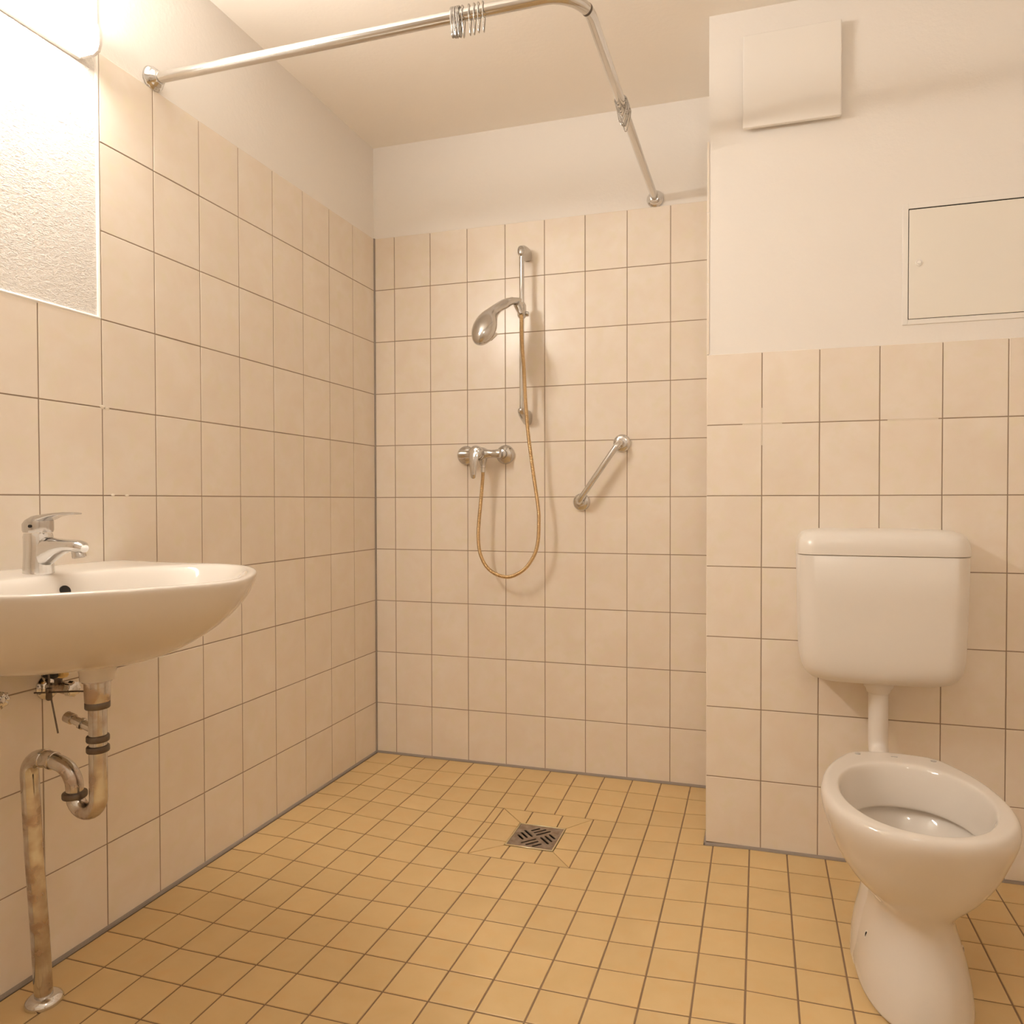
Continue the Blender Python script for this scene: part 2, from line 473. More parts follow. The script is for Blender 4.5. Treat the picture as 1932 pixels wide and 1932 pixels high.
for (ox, ix) in ((DX0, GX0), (DX1, GX1)):
    polys += [[(ox, ys[0]), (ox, ys[1]), (ix, ys[1]), (ix, GY0)], [(ox, ys[1]), (ox, ys[2]), (ix, ys[2]), (ix, ys[1])], [(ox, ys[2]), (ox, ys[3]), (ix, GY1), (ix, ys[2])]]
def px_of(x, y, z):
    d = Vector((x, y, z))-CAM; f = d.dot(fwd)
    if f < .05: return None
    return (U0+FPX*d.dot(r2)/f, V0-FPX*d.dot(u2)/f)
def scr_area(P):
    q = [px_of(x, y, 0) for x, y in P]
    if any(a is None for a in q): return -1
    q = [(min(max(a, -5), 1937), min(max(b, -5), 1937)) for a, b in q]
    return abs(sum(q[i][0]*q[(i+1) % len(q)][1]-q[(i+1) % len(q)][0]*q[i][1] for i in range(len(q))))/2
polys.sort(key=lambda P: -scr_area(P))
for P in polys[:300]:
    c = (sum(p[0] for p in P)/len(P), sum(p[1] for p in P)/len(P))
    bm = bmesh.new(); floor_tile_bm(bm, P, c, random.uniform(-.0002, .0002))
    obj('tile', bm, M['floortile'], floor, (c[0], c[1], 0))
bm = bmesh.new()
for P in polys[300:]: floor_tile_bm(bm, P)
o = obj('tile_field', bm, M['floortile'], floor); o['kind'] = 'stuff'

# grey sealant beads in the corners and along the foot of the walls
def bead(name, pts, r=.0055, material=None):
    b = bmesh.new(); tube(b, pts, r, 8)
    o = smooth(obj(name, fix(b), material or M['sealant'])); o['kind'] = 'structure'
def along(p, q, n=14): return [(p[0]+(q[0]-p[0])*t/n, p[1]+(q[1]-p[1])*t/n, zf(p[0]+(q[0]-p[0])*t/n, p[1]+(q[1]-p[1])*t/n)+.001) for t in range(n+1)]
bead('baseboard_left', along((.001, 0), (.001, FY), 20), .0062)
bead('baseboard_back', along((0, -.001), (XC, -.001)), .0062)
bead('baseboard_inner', along((XC-.001, -D-.001), (RX, -D-.001)), .0062)
bead('baseboard_return', along((XC-.001, -.001), (XC-.001, -D-.001)), .0055)
bead('baseboard_right', along((RX-.001, -D), (RX-.001, FY)), .0062)
bead('trim_3', [(.001, -.001, 0), (.001, -.001, ZT9)], .0042)

# ------------------------------------------------------------------ floor drain
zg = zf((GX0+GX1)/2, (GY0+GY1)/2)
gx, gy = (GX0+GX1)/2, (GY0+GY1)/2
t = thing('floor_drain', 'square metal floor drain grate with diagonal slots in the shower floor', 'drain', (gx, gy, zg))
bm = bmesh.new(); fw = .0045
for lo, hi in (((GX0, GY0), (GX1, GY0+fw)), ((GX0, GY1-fw), (GX1, GY1)), ((GX0, GY0+fw), (GX0+fw, GY1-fw)), ((GX1-fw, GY0+fw), (GX1, GY1-fw))):
    box(bm, (lo[0], lo[1], zg-.003), (hi[0], hi[1], zg+.0022), .0006, 1)
part('frame', bm, M['frame'], t)
# grate plate with real slots: grid of quads minus slots via boolean-free construction (slots are sunk dark channels)
bm = bmesh.new(); box(bm, (GX0+fw, GY0+fw, zg-.0028), (GX1-fw, GY1-fw, zg+.0008), .0004, 1)
plate = part('plate', bm, M['grate'], t)
def slot(cx, cy, ang, L, W):
    b = bmesh.new(); pts = []
    ca, sa = math.cos(ang), math.sin(ang)
    for k in range(12):
        a = -PI/2+PI*k/11
        pts.append((L/2-W/2+math.cos(a)*W/2, math.sin(a)*W/2))
    for k in range(12):
        a = PI/2+PI*k/11
        pts.append((-L/2+W/2+math.cos(a)*W/2, math.sin(a)*W/2))
    r = [(cx+p[0]*ca-p[1]*sa, cy+p[0]*sa+p[1]*ca) for p in pts]
    loft(b, [[(x, y, zg-.02) for x, y in r], [(x, y, zg+.01) for x, y in r]])
    return fix(b)
cut = bmesh.new()
slots = []
PW, PH = GX1-GX0-2*fw, GY1-GY0-2*fw
for a, b, L, sg in ((.185, .604, .036, -1), (.235, .496, .042, -1), (.299, .3975, .050, -1), (.841, .408, .036, -1), (.795, .528, .044, -1), (.7345, .626, .050, -1),
                    (.399, .1895, .032, 1), (.513, .234, .044, 1), (.6116, .308, .052, 1), (.41, .727, .052, 1), (.508, .80, .044, 1), (.634, .861, .033, 1)):
    slots.append((GX0+fw+a*PW, GY1-fw-b*PH, sg*PI/4, L, .0075))
for s in slots:
    b = slot(*s); me = bpy.data.meshes.new('tmp'); b.to_mesh(me); b.free(); cut.from_mesh(me); bpy.data.meshes.remove(me)
bmesh.ops.translate(cut, verts=cut.verts, vec=-t.location)
me = bpy.data.meshes.new('cutter'); cut.to_mesh(me); cut.free()
co = bpy.data.objects.new('cutter', me); COL.objects.link(co); co.parent = t
mod = plate.modifiers.new('b', 'BOOLEAN'); mod.operation = 'DIFFERENCE'; mod.object = co; mod.solver = 'EXACT'
bpy.context.view_layer.update()
dg = bpy.context.evaluated_depsgraph_get()
nm = bpy.data.meshes.new_from_object(plate.evaluated_get(dg))
plate.modifiers.clear(); plate.data = nm
bpy.data.objects.remove(co)
bm = bmesh.new(); box(bm, (GX0+fw, GY0+fw, zg-.0285), (GX1-fw, GY1-fw, zg-.0030)); 
bmesh.ops.delete(bm, geom=[f for f in bm.faces if f.normal.z > .9], context='FACES')
bmesh.ops.reverse_faces(bm, faces=bm.faces)
part('drain_cup', bm, M['dark'], t, sm=False)
# open the screed under the grate
bmf = bmesh.new(); bmf.from_mesh(floor.data)
dels = [f for f in bmf.faces if GX0-.02 < f.calc_center_median().x < GX1+.02 and GY0-.02 < f.calc_center_median().y < GY1+.02]
bmesh.ops.delete(bmf, geom=dels, context='FACES'); bmf.to_mesh(floor.data); bmf.free()
bm = bmesh.new()
o_ = [(GX0-.06, GY0-.06), (GX1+.06, GY0-.06), (GX1+.06, GY1+.06), (GX0-.06, GY1+.06)]
i_ = [(GX0+fw, GY0+fw), (GX1-fw, GY0+fw), (GX1-fw, GY1-fw), (GX0+fw, GY1-fw)]
A = [bm.verts.new((x, y, zf(x, y)-.0050)) for x, y in o_]; B = [bm.verts.new((x, y, zg-.0060)) for x, y in i_]
ring_faces(bm, A, B)
obj('drain_bed', bm, M['floorgrout'], floor)

# ------------------------------------------------------------------ washbasin
BY = -1.457
HALF = [(0, .274), (.03, .281), (.07, .286), (.13, .292), (.20, .297), (.26, .296), (.31, .288), (.355, .273), (.395, .249), (.43, .218), (.46, .185), (.49, .145), (.515, .106), (.537, .068), (.552, .033), (.558, 0)]
def basin_ring(z, fx, fw_, x0=0.0, cx=0.0):
    pts = []
    H2 = HALF+[(x, -w_) for x, w_ in reversed(HALF[:-1])]
    for x, w_ in H2:
        X = max(cx+(x-cx)*fx, x0)
        pts.append(Vector((X, BY+w_*fw_, z+.005*max(0, 1-X/.12))))
    for g in (-.66, -.33, 0, .33, .66): pts.append(Vector((x0, BY+.274*g*fw_, z+.005)))
    return pts
ANG = []
for p_ in basin_ring(0, 1, 1): ANG.append((math.atan2(p_.y-BY, p_.x-.30), math.hypot(p_.y-BY, p_.x-.30)))
t = thing('washbasin', 'white ceramic wall-mounted washbasin below the lamp on the tiled left wall', 'washbasin', (0.2, BY, .65))
bm = bmesh.new()
outer = [(.682, .46, .30, .06), (.684, .52, .40, .05), (.690, .60, .52, .03), (.703, .69, .64, .015), (.725, .78, .755, .005), (.754, .872, .86, 0), (.788, .942, .935, 0), (.814, .975, .972, 0), (.834, .993, .992, 0), (.845, 1, 1, 0), (.8505, .997, .996, 0), (.8525, .990, .988, 0)]
def inner_ring(z, xa, xb, hw, p=2.35, ins=.03):
    """egg in plan; each vertex stands at the same bearing as its partner on the rim"""
    cx = (xa+xb)/2; a = (xb-xa)/2; pts = []
    for th, rout in ANG:
        lo, hi = 0.0, .6
        ox, oy = .30+(cx-.30)*0, 0
        for _ in range(30):
            r = (lo+hi)/2
            X, W = ox+r*math.cos(th), oy+r*math.sin(th)
            if abs((X-cx)/a)**p+abs(W/hw)**p < 1: lo = r
            else: hi = r
        lo = min(lo, rout-ins)
        pts.append(Vector((ox+lo*math.cos(th), BY+lo*math.sin(th), z)))
    return pts
rings = [basin_ring(z, fx, f2, .0, 0) for z, fx, f2, _ in outer]
rings += [inner_ring(.8525, .135, .541, .280, 2.6, .017), inner_ring(.8505, .145, .534, .272, 2.6, .024), inner_ring(.840, .157, .523, .262, 2.6, .034), inner_ring(.80, .175, .498, .236, 2.4, .062), inner_ring(.77, .188, .465, .20), inner_ring(.747, .205, .41, .15, 2.2), inner_ring(.739, .225, .36, .09, 2), inner_ring(.737, .27, .33, .03, 2)]
loft(bm, rings)
body = part('bowl', fix(bm), M['ceramic'], t, 180); sub = body.modifiers.new('round', 'SUBSURF'); sub.levels = 2; sub.render_levels = 2
bm = bmesh.new(); lathe(bm, (.245, BY, .72), (0, 0, -1), [(.040, 0), (.038, .03), (.033, .042), (.0305, .052), (.030, .065), (.027, .066)])
part('waste_outlet', fix(bm), M['ceramic'], t)
bm = bmesh.new(); lathe(bm, (.1685, BY, .822), (1, 0, .45), [(.0105, -.012), (.0105, -.001), (.0098, .0008)]); part('overflow_hole', fix(bm), M['dark'], body)
bm = bmesh.new(); lathe(bm, (.290, BY, .7365), (0, 0, 1), [(.031, 0), (.031, .002), (.026, .003), (.022, .001), (.021, .004), (0, .0055)]); part('plug', fix(bm), M['chrome'], body)

# ------------------------------------------------------------------ basin tap
def rrect(c, ax, ay, a, b, p=3.0, n=24):
    c = Vector(c); ax = Vector(ax); ay = Vector(ay); o = []
    for k in range(n):
        th = 2*PI*k/n; cs, sn = math.cos(th), math.sin(th)
        o.append(c+ax*(a*math.copysign(abs(cs)**(2/p), cs))+ay*(b*math.copysign(abs(sn)**(2/p), sn)))
    return o
FX = .100
t = thing('basin_tap', 'chrome single-lever mixer tap on the washbasin', 'tap', (FX, BY, .852))
bm = bmesh.new()
# body: round foot rising into head
loft(bm, [rrect((FX, BY, .8515), (1, 0, 0), (0, 1, 0), .0265, .0265, 2), rrect((FX, BY, .856), (1, 0, 0), (0, 1, 0), .0265, .0265, 2),
          rrect((FX, BY, .875), (1, 0, 0), (0, 1, 0), .0250, .0255, 2), rrect((FX+.001, BY, .893), (1, 0, 0), (0, 1, 0), .0255, .0252, 2),
          rrect((FX+.001, BY, .910), (1, 0, 0), (0, 1, 0), .0260, .0250, 2), rrect((FX, BY, .926), (1, 0, 0), (0, 1, 0), .0255, .0245, 2), rrect((FX, BY, .932), (1, 0, 0), (0, 1, 0), .0235, .0235, 2)])
# spout: swells from the body and dips to the aerator
sp = [((FX+.000, .890), .0185, .0370), ((FX+.022, .895), .0185, .0300), ((FX+.040, .9005), .0178, .0225), ((FX+.058, .9055), .0172, .0158), ((FX+.078, .9085), .0168, .0118), ((FX+.097, .9080), .0165, .0118), ((FX+.109, .9055), .0145, .0110), ((FX+.1165, .9030), .0085, .007)]
loft(bm, [rrect((c[0], BY, c[1]), (0, 1, 0), (0.12, 0, 1), a, b, 2.4) for c, a, b in sp])
tb = part('tap_body', fix(bm), M['chrome'], t, 50)
bm = bmesh.new(); lathe(bm, (FX+.100, BY, .902), (.22, 0, -1), [(.0115, 0), (.0115, .010), (.0118, .011), (.0118, .016), (.0095, .0165), (.009, .012)]); part('aerator', fix(bm), M['satin'], tb)
bm = bmesh.new()
loft(bm, [rrect((FX, BY, .9335), (1, 0, 0), (0, 1, 0), .0255, .0240, 2), rrect((FX, BY, .938), (1, 0, 0), (0, 1, 0), .0270, .0255, 2),
          rrect((FX, BY, .952), (1, 0, .12), (0, 1, 0), .0265, .0250, 2.1), rrect((FX+.002, BY, .960), (1, 0, .22), (0, 1, 0), .0225, .022, 2.2), rrect((FX+.005, BY, .9645), (1, 0, .24), (0, 1, 0), .015, .017, 2.2)])
lv = [((FX-.004, .9555), .020, .008), ((FX+.025, .9625), .0195, .0068), ((FX+.045, .9672), .0165, .0042), ((FX+.070, .9702), .0145, .0030), ((FX+.092, .9705), .0125, .0024), ((FX+.101, .9702), .0085, .0018)]
loft(bm, [rrect((c[0], BY, c[1]), (0, 1, 0), (-.15, 0, 1), a, b, 2.6) for c, a, b in lv])
h = part('lever', fix(bm), M['satin'], t, 50)
bm = bmesh.new(); lathe(bm, (FX+.010, BY-.0240, .946), (.35, -1, 0), [(.0030, 0), (.0030, .0016)], 14); part('screw_hole', fix(bm), M['dark'], h)
bm = bmesh.new(); lathe(bm, (FX-.034, BY+.002, .853), (0, 0, 1), [(.0030, 0), (.0030, .066), (.006, .068), (.0062, .072), (.003, .074)], 14); part('waste_lift_rod', fix(bm), M['chrome'], t)

# ------------------------------------------------------------------ trap and drain pipe
TX = .2435
t = thing('trap_pipe', 'chrome P-trap and stained drain pipe running from the washbasin down to the floor', 'pipe', (.094, -1.452, 0))
bm = bmesh.new(); lathe(bm, (TX, BY, .6535), (0, 0, -1), [(.026, 0), (.026, .002), (.0225, .003), (.0222, .020), (.0215, .040), (.0195, .043)]); part('waste_cup', fix(bm), M['oldchrome'], t)
def ringnut(name, c, ax, r=.0198, h=.0115):
    b = bmesh.new(); lathe(b, Vector(c)-Vector(ax).normalized()*h/2, ax, [(r*.8, -.001), (r*.95, 0), (r, .002), (r, h-.002), (r*.95, h), (r*.8, h+.001)]); part(name, fix(b), M['nut'], t)
ringnut('nut', (TX, BY, .607), (0, 0, 1), .0215, .014)
bm = bmesh.new(); tube(bm, [(TX, BY, .605), (TX, BY, .545)], .0158, 24); part('upper_tube', fix(bm), M['oldchrome'], t)
ringnut('nut', (TX, BY, .5425), (0, 0, 1)); 
ringnut('nut', (TX, BY, .5225), (0, 0, 1))
xe = .1845; R_ = (TX-xe)/2
path = [(TX, BY, .54), (TX, BY, .50), (TX, BY, .46)]+arc((TX-R_, BY, .428), R_, 0, -PI, (1, 0, 0), (0, 0, 1), 14)
bm = bmesh.new(); tube(bm, path, .0156, 24); part('trap_bend', fix(bm), M['oldchrome'], t)
ringnut('nut', (xe, BY, .4275), (0, 0, 1), .0215, .011)
path = [(xe, BY, .42), (xe, BY, .437)]+arc((xe-.045, BY, .440), .045, 0, PI*.42, (1, 0, 0), (0, 0, 1), 10)+[(.128, BY, .4885)]
path += [(.112, BY, .4905), (.104, BY+.001, .491)]
bm = bmesh.new(); tube(bm, path, .0152, 24); part('upper_bend', fix(bm), M['oldchrome'], t)
bm = bmesh.new(); lathe(bm, (.134, BY, .4872), (-1, 0, .1), [(.0150, 0), (.0172, .001), (.0172, .006), (.0166, .007), (.0166, .024), (.0176, .025), (.0176, .029), (.0150, .030)]); part('sleeve', fix(bm), M['oldchrome'], t)
path = [(.108, BY, .4905), (.104, BY, .491)]+arc((.104, BY, .4565), .0345, PI/2, PI, (1, 0, 0), (0, 0, 1), 10)+[(.0705, BY+.0006, .43), (.0760, BY+.002, .30), (.0855, BY+.004, .15), (.0935, -1.452, .004)]
bm = bmesh.new(); tube(bm, path, .0160, 24); part('down_pipe', fix(bm), M['oldchrome'], t)
bm = bmesh.new(); lathe(bm, (.0935, -1.452, .0005), (0, 0, 1), [(.033, 0), (.0335, .004), (.031, .010), (.024, .015), (.018, .017), (.0165, .017)]); part('floor_rosette', fix(bm), M['chrome'], t)
bm = bmesh.new(); ax = Vector((-1, 0, .28)).normalized()
lathe(bm, (TX-.005, BY, .5575), ax, [(.0085, 0), (.0085, .030), (.0110, .031), (.0110, .037), (.0080, .039), (.0080, .058), (.0105, .0585), (.0105, .074), (.008, .075)], 18)
part('hose_spur', fix(bm), M['oldchrome'], t)

# pop-up linkage and fixing hardware beneath the basin
t = thing('pop_up_linkage', 'dark thin pop-up waste linkage rods beneath the washbasin', 'linkage', (.125, BY+.004, .62))
bm = bmesh.new(); tube(bm, [(.085, BY, .617), (.13, BY, .6215), (.19, BY, .628), (.232, BY, .631)], .0017, 8); part('horizontal_rod', fix(bm), M['nut'], t)
bm = bmesh.new(); tube(bm, [(.1175, BY+.004, .655), (.1195, BY+.004, .622), (.1395, BY+.004, .541)], .0016, 8); part('vertical_rod', fix(bm), M['nut'], t)
bm = bmesh.new(); lathe(bm, (.119, BY+.003, .610), (0, 0, 1), [(.003, -.006), (.0052, -.004), (.0058, 0), (.0052, .008), (.0062, .012), (.0062, .018), (.003, .019)], 10)
part('clamp', fix(bm), M['nut'], t)

def angle_valve(y, z, label, hx=.045, sgn=1):
    t = thing('angle_valve', label, 'valve', (0, y, z), 'angle stop valves under the washbasin')
    bm = bmesh.new(); lathe(bm, (0, y, z), (1, 0, 0), [(.027, .0005), (.027, .003), (.018, .010), (.010, .012)]); part('rosette', fix(bm), M['chrome'], t)
    bm = bmesh.new(); lathe(bm, (0, y, z), (1, 0, 0), [(.0095, .008), (.0095, hx), (.0125, hx+.002), (.0125, hx+.016), (.009, hx+.018)]); part('valve_body', fix(bm), M['oldchrome'], t)
    bm = bmesh.new(); lathe(bm, (hx-.012, y, z+.004), (0, 0, 1), [(.0075, 0), (.0075, .014), (.0105, .015), (.0105, .026), (.006, .028)], 8); part('compression_nut', fix(bm), M['nut'], t)
    # fluted handle
    b = bmesh.new(); rings = []
    for dz, rr in ((0, .012), (.002, .0155), (.013, .0155), (.016, .012), (.0165, .004)):
        rings.append([Vector((hx+.018+dz, y+math.cos(2*PI*k/36)*(rr*(1+.09*math.cos(8*2*PI*k/36))), z+math.sin(2*PI*k/36)*(rr*(1+.09*math.cos(8*2*PI*k/36))))) for k in range(36)])
    loft(b, rings); part('handle', fix(b), M['chrome'], t)
    return t
angle_valve(-1.512, .616, 'chrome angle valve left of the drain pipe under the basin, fluted handle facing the room', .042)
angle_valve(-1.362, .600, 'chrome angle valve tucked behind the waste cup under the basin', .042)
# flexible supply hoses rising from the valves to the tap
for k, (y0, y1, lab) in enumerate(((-1.512, BY-.012, 'dark flexible supply hose rising from the valve at the photo edge'), (-1.362, BY+.012, 'dark flexible supply hose rising from the valve behind the waste cup'))):
    bm = bmesh.new(); tube(bm, smooth_path([(.034, y0, .640), (.036, y0, .672), (.06, (y0+y1)/2, .70), (FX, y1, .735), (FX, y1, .80)], 6), .0052, 12)
    tag(smooth(obj('supply_hose', fix(bm), M['rubber'])), lab, 'hose')
t = thing('basin_bracket', 'dark metal fixing bracket beneath the basin, beside the waste cup', 'bracket', (.06, -1.385, .655))
bm = bmesh.new(); box(bm, (.001, -1.412, .650), (.085, -1.380, .684), .003, 1); box(bm, (.055, -1.418, .634), (.085, -1.404, .655), .003, 1); part('plate', fix(bm), M['rubber'], t)
bm = bmesh.new(); box(bm, (.064, -1.403, .632), (.090, -1.384, .6505), .004, 1); part('spacer', fix(bm), M['yellowtag'], t)

# ------------------------------------------------------------------ shower mixer on the back wall
MZ, ML, MR = 1.165, .3895, .5460
t = thing('shower_mixer', 'chrome single-lever shower mixer on the shower back wall', 'mixer', (.468, 0, MZ))
for x in (ML, MR):
    bm = bmesh.new(); lathe(bm, (x, 0, MZ), (0, -1, 0), [(.0355, .0003), (.0360, .004), (.0350, .010), (.031, .016), (.022, .021), (.015, .024), (.0135, .026), (.0135, .034), (.0165, .035), (.0165, .047), (.012, .049)], 40)
    part('escutcheon', fix(bm), M['satin'], t, 50)
bm = bmesh.new()
# horizontal body, fatter in the middle
YB = -.066
prof = [(.0125, -.083), (.0160, -.080), (.0165, -.066), (.0150, -.060), (.0145, -.045), (.0165, -.030), (.0235, -.016), (.0260, 0), (.0235, .016), (.0165, .030), (.0145, .045), (.0150, .060), (.0165, .066), (.0160, .080), (.0125, .083)]
lathe(bm, (.468, YB, MZ), (1, 0, 0), prof, 30)
lathe(bm, (.468, YB, MZ), (0, -1, 0), [(.020, -.005), (.0255, .008), (.0260, .026), (.0245, .030)], 30)
lathe(bm, (.4805, YB, MZ-.010), (0, 0, -1), [(.016, 0), (.0145, .014), (.0105, .026), (.0100, .034)], 20)
part('mixer_body', fix(bm), M['satin'], t, 45)
bm = bmesh.new()
lathe(bm, (.468, YB-.030, MZ+.002), (0, -1, .1), [(.0250, 0), (.0262, .003), (.0258, .012), (.0215, .020), (.012, .024), (.001, .025)], 30)
lv = [((.468, -.108, MZ+.014), .017, .008), ((.467, -.115, MZ-.003), .0195, .0095), ((.4655, -.1185, MZ-.028), .0165, .0085), ((.4645, -.120, MZ-.053), .0135, .0068), ((.464, -.120, MZ-.076), .0108, .0055), ((.464, -.1195, MZ-.088), .0085, .004), ((.464, -.119, MZ-.092), .004, .002)]
loft(bm, [rrect(c, (1, 0, 0), (0, 1, 0), a, b, 2.3) for c, a, b in lv])
part('lever', fix(bm), M['chrome'], t, 50)
bm = bmesh.new(); lathe(bm, (.4805, YB, 1.124), (0, 0, -1), [(.0098, 0), (.0108, .001), (.0108, .009), (.0088, .010), (.0086, .026), (.0072, .027)], 16); part('hose_nut', fix(bm), M['chrome'], t)

# ------------------------------------------------------------------ shower rail, hose and hand shower
RXB, RYB = .632, -.0680
t = thing('shower_rail', 'chrome vertical shower rail with two end brackets on the shower back wall', 'rail', (RXB, 0, 1.30))
bm = bmesh.new(); tube(bm, [(RXB, RYB, 1.318), (RXB, RYB, 1.882)], .0088, 20); part('rail_tube', fix(bm), M['chrome'], t)
def hood(name, secs):
    b = bmesh.new()
    loft(b, [rrect((RXB, y, (z1+z0)/2), (1, 0, 0), (0, 0, 1), a, (z1-z0)/2, p) for y, a, z0, z1, p in secs])
    part(name, fix(b), M['satin'], t, 55)
hood('top_bracket', [(-.0003, .0170, 1.872, 1.912, 3.2), (-.012, .0172, 1.871, 1.914, 3.2), (-.040, .0170, 1.869, 1.914, 3.0), (-.060, .0162, 1.868, 1.911, 2.7), (-.074, .0140, 1.868, 1.905, 2.5), (-.083, .0095, 1.869, 1.897, 2.3), (-.0865, .003, 1.872, 1.888, 2)])
hood('bottom_bracket', [(-.0003, .0170, 1.270, 1.326, 2.6), (-.015, .0172, 1.272, 1.327, 2.6), (-.040, .0170, 1.282, 1.328, 2.6), (-.060, .0162, 1.293, 1.328, 2.6), (-.074, .0140, 1.302, 1.327, 2.5), (-.083, .0095, 1.309, 1.325, 2.3), (-.0865, .003, 1.314, 1.322, 2)])
# slider
bm = bmesh.new()
loft(bm, [rrect((RXB, RYB, z), (1, 0, 0), (0, 1, 0), a, a*1.15, 2.5) for z, a in ((1.648, .010), (1.655, .0145), (1.675, .0158), (1.695, .0150), (1.703, .011))])
lathe(bm, (RXB+.012, RYB+.006, 1.664), (1, .3, 0), [(.0075, 0), (.0090, .003), (.0090, .010), (.006, .012)], 16)
loft(bm, [rrect(c, (1, 0, 0), (0, .4, 1), a, a, 2) for c, a in (((RXB, RYB-.010, 1.683), .011), ((RXB-.001, RYB-.025, 1.688), .0125), ((RXB-.003, RYB-.042, 1.692), .013), ((RXB-.004, RYB-.048, 1.693), .0115))])
part('slider', fix(bm), M['satin'], t, 50)

t = thing('hand_shower', 'satin chrome hand shower head held by the slider on the rail', 'shower head', (.60, -.11, 1.69))
HD = [((0.6352, -0.0980, 1.7032), 0.0090, 0.0087), ((0.6262, -0.1180, 1.6980), 0.0112, 0.0103), ((0.6142, -0.1400, 1.6900), 0.0154, 0.0120), ((0.6008, -0.1630, 1.6758), 0.0194, 0.0135), ((0.5858, -0.1860, 1.6591), 0.0192, 0.0151), ((0.5735, -0.2100, 1.6350), 0.0248, 0.0199), ((0.5660, -0.2360, 1.6049), 0.0376, 0.0278), ((0.5656, -0.2620, 1.5748), 0.0445, 0.0323), ((0.5670, -0.2850, 1.5483), 0.0408, 0.0304), ((0.5676, -0.3030, 1.5286), 0.0286, 0.0222), ((0.5683, -0.3120, 1.5180), 0.0142, 0.0126), ((0.5686, -0.3150, 1.5138), 0.0016, 0.0016)]
bm = bmesh.new(); pts = [Vector(p[0]) for p in HD]; rings = []
spine = smooth_path(pts, 4); K = len(spine)
wa = smooth_path([(p[1]*1.08, p[1]*.86, 0) for p in HD], 4)
nrm = Vector((-.55, -.30, .62)).normalized()
for i, p in enumerate(spine):
    d = (spine[min(i+1, K-1)]-spine[max(i-1, 0)]).normalized()
    a = d.cross(nrm).normalized(); b_ = a.cross(d).normalized()
    rings.append([p+a*(max(wa[i].x, .001)*math.cos(2*PI*k/24))+b_*(max(wa[i].y, .001)*math.sin(2*PI*k/24)) for k in range(24)])
loft(bm, rings)
part('shell', fix(bm), M['satin'], t, 60)
bm = bmesh.new()   # finger button on top of the handle
loft(bm, [rrect((.6185, -.136, 1.6980), (.25, -.9, -.3), (.9, .3, 0), .012, .008, 2.2), rrect((.6180, -.137, 1.7050), (.25, -.9, -.3), (.9, .3, 0), .009, .006, 2.2), rrect((.618, -.137, 1.7065), (.25, -.9, -.3), (.9, .3, 0), .004, .003, 2.2)])
part('button', fix(bm), M['satin'], t, 50)
bm = bmesh.new()   # spray face, turned down and away from the room
fc = Vector((.5750, -.262, 1.5660))-nrm*.030; lathe(bm, fc, -nrm, [(.012, -.010), (.017, 0), (.017, .003), (.015, .0045), (.001, .005)], 28)
part('spray_face', fix(bm), M['plastic'], t)
bm = bmesh.new(); c0 = Vector((.6240, -.104, 1.6950)); c1 = Vector((.6440, -.108, 1.6510))
lathe(bm, c0, c1-c0, [(.0085, -.002), (.0135, .002), (.0125, .022), (.0105, .042), (.0092, .048)], 20); part('hose_cone', fix(bm), M['satin'], t)

HS = [(.6443, -.109, 1.6505), (.6440, -.106, 1.6050), (.6447, -.104, 1.5469), (.6500, -.098, 1.4544), (.6550, -.100, 1.3608), (.6600, -.102, 1.3045), (.6662, -.100, 1.2264), (.6809, -.088, 1.0895), (.6975, -.085, .9724), (.7001, -.085, .914), (.6965, -.085, .848), (.6828, -.085, .8005), (.6499, -.085, .7524), (.6083, -.085, .7258), (.5744, -.085, .7189), (.5326, -.085, .7302), (.4988, -.085, .7567), (.4754, -.085, .8041), (.4679, -.082, .8599), (.4693, -.08, .9121), (.4762, -.0720, 1.0127), (.4795, -.0675, 1.0728), (.4805, -.066, 1.1000)]
sp = smooth_path(HS, 24)
# resample at equal steps, four steps a ring
step = .0050/4; res = [sp[0]]; acc = 0
for a, b in zip(sp, sp[1:]):
    seg = (b-a).length; s0 = step-acc
    while s0 <= seg and seg > 0:
        res.append(a+(b-a)*(s0/seg)); s0 += step
    acc = seg-(s0-step)
bm = bmesh.new(); tube(bm, res, lambda i: (.0052, .0066, .0070, .0064)[i % 4], 10)
o = smooth(obj('shower_hose', fix(bm), M['brass']), 180)
tag(o, 'brassy ribbed metal shower hose hanging in a loop from mixer to hand shower', 'hose')

# ------------------------------------------------------------------ grab bar
G0, G1 = Vector((.8365, 0, .9885)), Vector((.9835, 0, 1.1975))
t = thing('grab_bar', 'short slanted chrome grab bar on the shower back wall', 'grab bar', tuple(G0))
for g in (G0, G1):
    bm = bmesh.new(); lathe(bm, g, (0, -1, 0), [(.0315, .0003), (.0320, .003), (.0305, .008), (.024, .013), (.0125, .0145)], 36); part('flange', fix(bm), M['chrome'], t, 50)
dr = (G1-G0).normalized(); off = Vector((0, -.055, 0)); rb = .026
path = [G0+Vector((0, -.010, 0))]+arc(G0+off+Vector((0, rb, 0))+dr*rb, rb, PI, PI*1.5, dr, (0, 1, 0), 8)
path += arc(G1+off+Vector((0, rb, 0))-dr*rb, rb, PI*1.5, PI*2, dr, (0, 1, 0), 8)+[G1+Vector((0, -.010, 0))]
bm = bmesh.new(); tube(bm, path, .0106, 20); part('bar', fix(bm), M['chrome'], t, 60)

